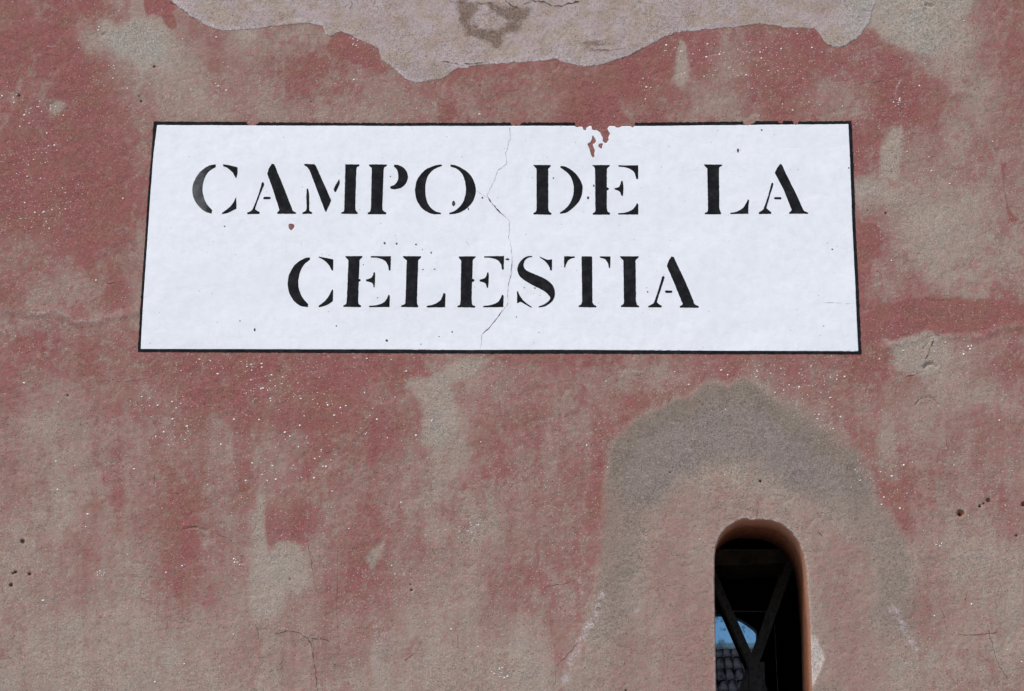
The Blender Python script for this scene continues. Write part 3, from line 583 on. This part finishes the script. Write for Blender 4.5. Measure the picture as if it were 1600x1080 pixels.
for (a, b, c, d), lab in [((208, 1352, 184, 201), 'black top border line, broken where paint has peeled'), ((208, 1352, 540, 560), None), ((208, 250, 201.001, 540), None), ((1320, 1352, 201.001, 540), None)]:
    if c > 200.5 and d < 541:   # side lines
        xs, zs = span(a, b, c, d, .0010); ff = (lambda px, py: np.maximum(border_f(px, py), np.maximum(200.5-py, py-540.5)))
    else:
        xs, zs = span(a, b, c-2, d+2, .0012); ff = (lambda px, py, c=c, d=d: np.maximum(border_f(px, py), (py-200.5) if d < 300 else (540.5-py)))
    o = sheet('border_line', xs, zs, ff, .00065, [(.0001, .001)], M_BLACK, sign, fade0)
    if lab: o['label'] = lab

A, B_, C_, D_, E_ = (280, 230), (600, 230), (920, 230), (430, 380), (750, 380)
LET = [
('C', A, [[[(252,122),(200,133),(140,180),(102,245),(92,300),(105,365),(140,415),(180,448),(225,463)],[(228,440),(190,395),(168,340),(162,290),(170,235),(200,175),(255,138)]],
  [[(305,122),(345,128),(405,143)],[(405,143),(405,180),(396,218)],[(388,205),(370,175),(340,150),(308,134)]], [[(395,350),(398,430)],[(398,430),(375,440),(340,458),(298,467)],[(298,460),(345,425),(375,390),(395,350)]]]),
('A', A, [[[(580,245),(590,262),(570,310),(530,420),(535,440),(558,455),(556,465)],[(474,467),(474,457)],[(474,457),(500,445),(515,425),(550,335),(575,250)]], [[(590,348),(632,348)],[(636,355),(630,363)],[(588,363),(584,356)]],
  [[(645,116),(660,122)],[(680,170),(735,305),(782,425)],[(782,425),(790,445),(814,458)],[(810,464),(684,464)],[(680,458),(696,440),(690,415)],[(650,290),(612,185)],[(612,185),(622,155)]]]),
('M', A, [[[(889,290),(897,300),(903,350),(903,425),(906,445),(924,457)],[(922,464),(858,465)],[(857,457),(880,445),(886,420),(884,360),(886,300)]], [[(870,120),(940,122)],[(950,135),(1055,370)],[(1050,385),(1020,452)],[(1012,440),(905,160)],[(890,140),(872,130)]],
  [[(1110,225),(1115,240),(1110,265),(1088,312)],[(1080,312),(1074,295),(1085,270)]], [[(1155,122),(1250,122)],[(1250,132),(1233,145),(1228,200)],[(1222,420),(1226,440),(1240,457)],[(1238,464),(1126,464)],[(1126,456),(1145,445),(1148,400)],[(1153,200),(1155,122)]]]),
('P', A, [[[(1318,122),(1442,122)],[(1440,132),(1422,145),(1418,200)],[(1410,420),(1414,440),(1438,457)],[(1436,466),(1310,466)],[(1310,457),(1328,445),(1333,400)],[(1338,145),(1320,132)]],
  [[(1494,122),(1530,128),(1570,155),(1588,205),(1575,250),(1545,280),(1500,292),(1467,288)],[(1467,275),(1500,260),(1520,225),(1520,180),(1508,150),(1492,135)]]]),
('O', B_, [[[(400,122),(350,130),(285,160),(235,220),(217,290),(225,360),(260,420),(310,455),(350,466),(395,466)],[(395,458),(345,440),(305,395),(288,330),(288,260),(305,200),(345,155),(402,130)]],
  [[(462,122),(510,133),(580,175),(620,230),(637,300),(620,370),(575,425),(515,458),(455,467)],[(455,458),(500,438),(545,390),(568,320),(565,250),(545,190),(505,150),(462,136)]]]),
('D', B_, [[[(1036,126),(1158,126)],[(1155,136),(1140,150),(1140,165)],[(1140,430),(1148,450),(1164,460)],[(1160,469),(1038,467)],[(1038,459),(1055,448),(1060,430)],[(1060,150),(1048,138)]],
  [[(1226,132),(1270,142),(1330,185),(1370,245),(1378,300),(1360,365),(1320,415),(1270,452),(1222,463)],[(1222,455),(1265,425),(1300,375),(1318,310),(1312,245),(1285,190),(1225,142)]]]),
('E', C_, [[[(24,126),(145,126)],[(143,134),(126,148),(125,165)],[(124,280),(138,286)],[(138,296),(124,302)],[(124,425),(130,448),(147,460)],[(144,470),(28,470)],[(28,462),(45,448),(46,420)],[(44,150),(38,138)]],
  [[(206,128),(342,128)],[(342,222),(330,222)],[(328,210),(315,175),(280,148),(240,138),(206,136)]], [[(226,237),(235,240),(240,290),(236,340)],[(226,338),(215,310),(180,296)],[(178,288),(210,278),(222,255)]],
  [[(334,390),(343,400)],[(342,468),(204,468)],[(204,461),(250,457),(295,440),(322,415),(334,390)]]]),
('L', C_, [[[(800,123),(926,123)],[(922,132),(905,145),(903,200)],[(906,425),(912,446),(919,458)],[(916,466),(806,466)],[(806,458),(826,445),(828,400)],[(823,150),(806,134)]],
  [[(1105,365),(1112,372)],[(1108,400),(1106,464)],[(984,465),(982,458)],[(982,458),(1030,448),(1070,425),(1090,395),(1105,365)]]]),
('A', C_, [[[(1273,250),(1280,262),(1265,310),(1235,415),(1240,432),(1266,455)],[(1264,465),(1182,465)],[(1180,457),(1205,440),(1218,420),(1245,340),(1268,256)]], [[(1290,350),(1332,350)],[(1338,357),(1330,365)],[(1292,364),(1286,357)]],
  [[(1330,118),(1342,126)],[(1360,170),(1440,330),(1482,425)],[(1482,425),(1495,445),(1524,458)],[(1520,464),(1392,464)],[(1390,458),(1408,440),(1398,410)],[(1350,290),(1292,182)],[(1308,145),(1330,118)]]]),
('C', D_, [[[(240,100),(200,110),(140,150),(100,215),(88,280),(98,345),(130,400),(175,435),(226,443)],[(228,425),(190,380),(165,320),(160,260),(175,195),(205,145),(242,115)]],
  [[(303,94),(340,102),(403,115)],[(402,192),(392,190)],[(392,190),(375,155),(340,120),(303,100)]], [[(397,323),(402,335),(400,405)],[(400,405),(370,425),(340,438),(304,446)],[(302,438),(350,400),(378,360),(395,325)]]]),
('E', D_, [[[(488,92),(606,92)],[(602,102),(586,120),(585,140)],[(580,250),(592,254)],[(592,264),(580,270)],[(576,400),(580,425),(597,437)],[(594,446),(474,444)],[(474,436),(492,425),(498,400)],[(510,120),(492,102)]],
  [[(665,93),(803,93)],[(800,190),(790,190)],[(785,160),(765,125),(715,104),(665,101)]], [[(685,205),(693,210),(693,260),(690,310)],[(684,310),(675,280),(634,266)],[(632,256),(665,245),(680,225)]],
  [[(788,360),(796,368)],[(793,445),(654,446)],[(654,438),(700,434),(750,418),(775,390),(788,360)]]]),
('L', D_, [[[(888,92),(1014,92)],[(1010,102),(993,118),(992,140)],[(984,400),(986,425),(993,437)],[(990,446),(876,444)],[(876,436),(900,425),(906,400)],[(914,120),(892,102)]],
  [[(1170,348),(1182,352)],[(1180,445),(1055,446)],[(1053,438),(1105,425),(1145,400),(1160,375),(1170,348)]]]),
('E', D_, [[[(1274,93),(1392,93)],[(1388,102),(1372,118),(1371,140)],[(1368,250),(1382,255)],[(1382,266),(1366,270)],[(1364,400),(1368,428),(1390,440)],[(1386,448),(1268,446)],[(1266,438),(1284,428),(1288,400)],[(1292,120),(1278,104)]],
  [[(1452,93),(1588,93)],[(1586,185),(1576,185)],[(1570,150),(1548,122),(1500,104),(1452,101)]], [[(1473,205),(1481,210),(1482,260),(1477,312)],[(1470,308),(1460,280),(1422,266)],[(1420,256),(1455,245),(1468,225)]],
  [[(1576,360),(1586,366)],[(1583,445),(1446,446)],[(1444,438),(1495,432),(1540,415),(1562,390),(1576,360)]]]),
('S', E_, [[[(362,92),(320,98),(280,130),(260,180),(272,225),(310,260),(370,295),(430,325),(470,355),(488,380),(480,400),(450,425),(408,442)],[(408,448),(450,440),(495,410),(518,370),(515,320),(490,280),(440,245),(370,215),(320,190),(302,160),(310,125),(335,103),(362,98)]],
  [[(415,95),(440,108),(470,118),(500,115)],[(498,192),(488,190)],[(488,190),(480,165),(455,130),(415,100)]], [[(262,333),(275,365),(300,400),(330,425),(360,445)],[(355,449),(320,430),(285,410),(262,418)],[(258,416),(258,340)]]]),
('T', E_, [[[(585,94),(656,94)],[(658,101),(620,115),(598,145),(592,172)],[(584,170),(585,94)]], [[(706,94),(778,94)],[(778,130),(780,410)],[(780,410),(790,430),(808,440)],[(804,448),(686,446)],[(684,438),(702,428),(710,405)],[(706,130),(706,94)]],
  [[(832,93),(906,94)],[(903,172),(895,172)],[(895,172),(888,140),(868,112),(832,101)]]]),
('I', E_, [[[(972,92),(1102,92)],[(1098,102),(1080,118),(1080,140)],[(1082,405),(1090,430),(1106,440)],[(1102,447),(980,445)],[(978,437),(996,425),(1000,405)],[(996,120),(978,102)]]]),
('A', E_, [[[(1272,230),(1280,240),(1265,290),(1230,400),(1235,420),(1262,438)],[(1258,447),(1170,447)],[(1168,439),(1198,425),(1212,405),(1240,320),(1265,235)]], [[(1290,331),(1330,331)],[(1336,338),(1330,346)],[(1290,346),(1284,338)]],
  [[(1330,92),(1345,98)],[(1362,135),(1430,280),(1480,400)],[(1480,400),(1490,425),(1520,440)],[(1516,449),(1390,448)],[(1388,440),(1408,425),(1398,400)],[(1350,280),(1298,160)],[(1298,160),(1312,120)]]]),
]
for li, (ch, org, strokes) in enumerate(LET):
    polys = []
    for stt in strokes:
        pts = []
        for chain in stt: pts += [tuple(q) for q in catmull(chain, 6)]
        polys.append([(org[0]+x/4.4444, org[1]+y/4.4444) for x, y in pts])
    allp = np.array([q for p in polys for q in p]); x0, y0 = allp.min(0)-3; x1, y1 = allp.max(0)+3
    def let_f(px, py, polys=polys):
        f = np.full(px.shape, 30.0)
        for p in polys: f = np.minimum(f, polydist(px, py, p, True, 20))
        return f-.18+.32*fbm(px, py, 7, 2, 70)+.22*fbm(px, py, 3, 2, 71)
    xs, zs = span(x0, x1, y0, y1, .00075)
    fa = (lambda px, py: dict(fade=sst(345, 300, px)*(.75+.25*sst(290, 335, py)))) if li == 0 else fade0
    o = sheet('letter', xs, zs, let_f, .00095, [(.00003, .0002), (.00005, .0005)], M_BLACK, sign, fa)
    if li == 0: o['label'] = 'letter C with a faded grey left stroke'
CS = [(797, 199), (797, 216), (790, 240), (792, 257), (778, 267), (770, 287), (761, 306), (766.6, 316), (780, 331), (795.3, 344.7), (796, 365), (795, 372), (800, 394), (800.3, 421), (793.6, 451), (793.6, 475), (778.4, 495), (763, 513.8), (753, 524), (751, 545)]
crack(CS, 1.0, .00085, M_CRACKW, sign, seed=91, jit=.8)
crack([(763, 309), (767, 316), (780, 331), (788, 338)], 2.1, .00092, M_CRACK, sign, seed=92, jit=.5)
crack([(785, 484), (778.4, 495), (763, 513.8), (754, 522)], 1.3, .00092, M_CRACK, sign, seed=93, jit=.5)
crack([(800, 405), (799, 425), (794, 450)], .8, .00092, M_CRACK, sign, seed=94, jit=.4)
crack([(728, 372), (733, 385)], .9, .00088, M_CRACKW, sign, seed=95)
crack([(1285, 472), (1310, 474), (1336, 475)], .7, .00088, M_CRACKW, sign, seed=96)
crack([(745, 298), (752, 305), (760, 309)], .8, .00088, M_CRACKW, sign, seed=97)
spk = sheet('dark_speck', sx, sz, lambda px, py: -specks_f(px, py), .00095, [(.00003, .0002)], M_CRACK, sign, None)
spk['kind'] = 'stuff'

# ------------------------------------------------------------------ things inside the window
def bar(name, a, b, wpx, Y, th, parent, m):
    A_, B2 = PV(*a, Y), PV(*b, Y); d = (B2-A_); L = d.length; d.normalize(); n = Vector((d.z, 0, -d.x)); y = Vector((0, 1, 0)); w = wpx/FPX*(DIST+Y)*1.04/2
    co = [p+n*s*w+y*t for p in (A_, B2) for s, t in ((-1, 0), (1, 0), (1, th), (-1, th))]
    F = {4: np.array([(0, 1, 2, 3), (7, 6, 5, 4), (0, 4, 5, 1), (1, 5, 6, 2), (2, 6, 7, 3), (3, 7, 4, 0)])}
    return link(name, mesh_from(name, np.array([tuple(c) for c in co]), F, {}, False), m, parent)
brace = thing('iron_cross_brace', 'dark riveted iron bars crossed in an X inside the slit window', 'iron brace')
Yb = .34
bar('flat_bar', (1098, 862), (1208, 1112), 12, Yb, .006, brace, M_IRON)
bar('flat_bar', (1236, 876), (1152, 1116), 12, Yb+.0065, .006, brace, M_IRON)
bar('flange', (1220.5, 898), (1146, 1110), 4, Yb+.013, .045, brace, M_IRON)
bar('flange', (1092, 866), (1196, 1102), 3, Yb+.0065, .04, brace, M_IRON)
bar('gusset_plate', (1182, 1034), (1184, 1086), 24, Yb-.004, .0035, brace, M_IRON)
import bmesh
rbm = bmesh.new(); bmesh.ops.create_uvsphere(rbm, u_segments=8, v_segments=5, radius=.0028); rme = bpy.data.meshes.new('rivet'); rbm.to_mesh(rme); rbm.free(); rme.materials.append(M_IRON)
for a, b, Yr, ts in [((1098, 862), (1208, 1112), Yb, np.arange(.2, .74, .075)), ((1236, 876), (1152, 1116), Yb+.0065, np.arange(.16, .66, .085)), ((1176, 1044), (1192, 1074), Yb-.004, (0, .5, 1))]:
    for t in ts:
        o = bpy.data.objects.new('rivet', rme); col.objects.link(o); o.parent = brace; o.location = PV(a[0]+(b[0]-a[0])*t+rng.uniform(-1.5, 1.5), a[1]+(b[1]-a[1])*t, Yr)
beam = thing('timber_beam', 'rough dark timber beam spanning just inside the arched window head', 'timber beam')
n = 60; xs = np.linspace(1050, 1330, n); top = 858+.8*fbm(xs, xs*0, 60, 2, 80); bot = 883-3.5*sst(1165, 1230, xs)+2*fbm(xs, xs*0+3, 40, 3, 81)
x1_, z1_ = P(xs, top, .42); x2_, z2_ = P(xs, bot, .42); o_ = np.ones(n)
co = np.concatenate([np.stack([x1_, .42*o_, z1_], 1), np.stack([x2_, .42*o_, z2_], 1), np.stack([x2_, .54*o_, z2_], 1), np.stack([x1_, .54*o_, z1_], 1)])
i = np.arange(n-1); F = {4: np.concatenate([np.stack([i+k*n, i+k2*n, i+1+k2*n, i+1+k*n], 1) for k, k2 in ((0, 1), (1, 2), (2, 3), (3, 0))])}
link('beam_timber', mesh_from('beam_timber', co, F, {}, False), M_TIMBER, beam)
wr = bar('tie_rod', (1090, 955), (1200, 955.5), 1.8, .6, .003, None, simple('pale_rod', (.3, .24, .18), (.4, .33, .26), 90)); wr['label'] = 'thin horizontal rod behind the upper half of the iron X inside the window'; wr['category'] = 'rod'
vr = bar('hanging_wire', (1210, 975), (1218, 1130), 1.1, .62, .002, None, simple('grey_wire', (.2, .2, .2), (.3, .3, .3), 90)); vr['label'] = 'thin upright wire to the right of the iron X inside the window'; vr['category'] = 'wire'

# ------------------------------------------------------------------ the house seen through the far arch
Yh = 40.0; rx, rz = P(1140, 1013, Yh+3); hx = float(rx); ridge = float(rz)
house = thing('tiled_house', 'distant grey house with a dark tiled roof seen through the slit window', 'house', (hx, Yh, 0))
WD, SL = 5.0, 3.0
link('house_wall', boxmesh('house_wall', (-WD/2+.15, .25, 0), (WD/2-.15, 5.8, ridge-SL-.05)), M_HOUSE, house)
co = [(-WD/2, 0, ridge-SL-.06), (WD/2, 0, ridge-SL-.06), (WD/2, SL, ridge-.06), (-WD/2, SL, ridge-.06), (-WD/2, 2*SL, ridge-SL-.06), (WD/2, 2*SL, ridge-SL-.06)]
co += [(x, y, z-.1) for x, y, z in co]
F = {4: np.array([(0, 1, 2, 3), (3, 2, 5, 4), (7, 6, 9, 8), (8, 9, 10, 11), (0, 6, 7, 1), (4, 5, 11, 10)]), 3: np.array([(0, 3, 6), (3, 9, 6), (3, 4, 9), (4, 10, 9), (1, 7, 2), (2, 7, 8), (2, 8, 5), (5, 8, 11)])}
link('roof_deck', mesh_from('roof_deck', np.array(co), F, {}, False), M_TILE, house)
tw, tl = .18, .46; V = []
for s, r0 in ((0, 1.0), (1, .82)):
    for k in range(6):
        a = math.pi*k/5; V.append((-math.cos(a)*tw*.5*r0, s*tl, math.sin(a)*tw*.42*r0+.015*(1-s)))
F = {4: np.array([(k, k+1, k+7, k+6) for k in range(5)])}
tme = mesh_from('roof_tile', np.array(V), F, {}, True); tme.materials.append(M_TILE)
ncol, nrow = int(WD/tw), 10; pitch = SL*math.sqrt(2)/nrow
for r in range(nrow):
    for c in range(ncol):
        o = bpy.data.objects.new('roof_tile', tme); col.objects.link(o); o.parent = house; s = r*pitch
        o.location = (-WD/2+tw*(c+.5)+rng.uniform(-.012, .012), s*.7071-.02, ridge-SL+s*.7071-.03+rng.uniform(0, .02)); o.rotation_euler = (math.pi/4, 0, rng.uniform(-.04, .04))
cap = simple('ridge_mortar', (.25, .24, .24), (.36, .35, .35), 5)
link('ridge_cap', boxmesh('ridge_cap', (-WD/2, SL-.14, ridge-.05), (WD/2, SL+.14, ridge+.10), .04), cap, house)
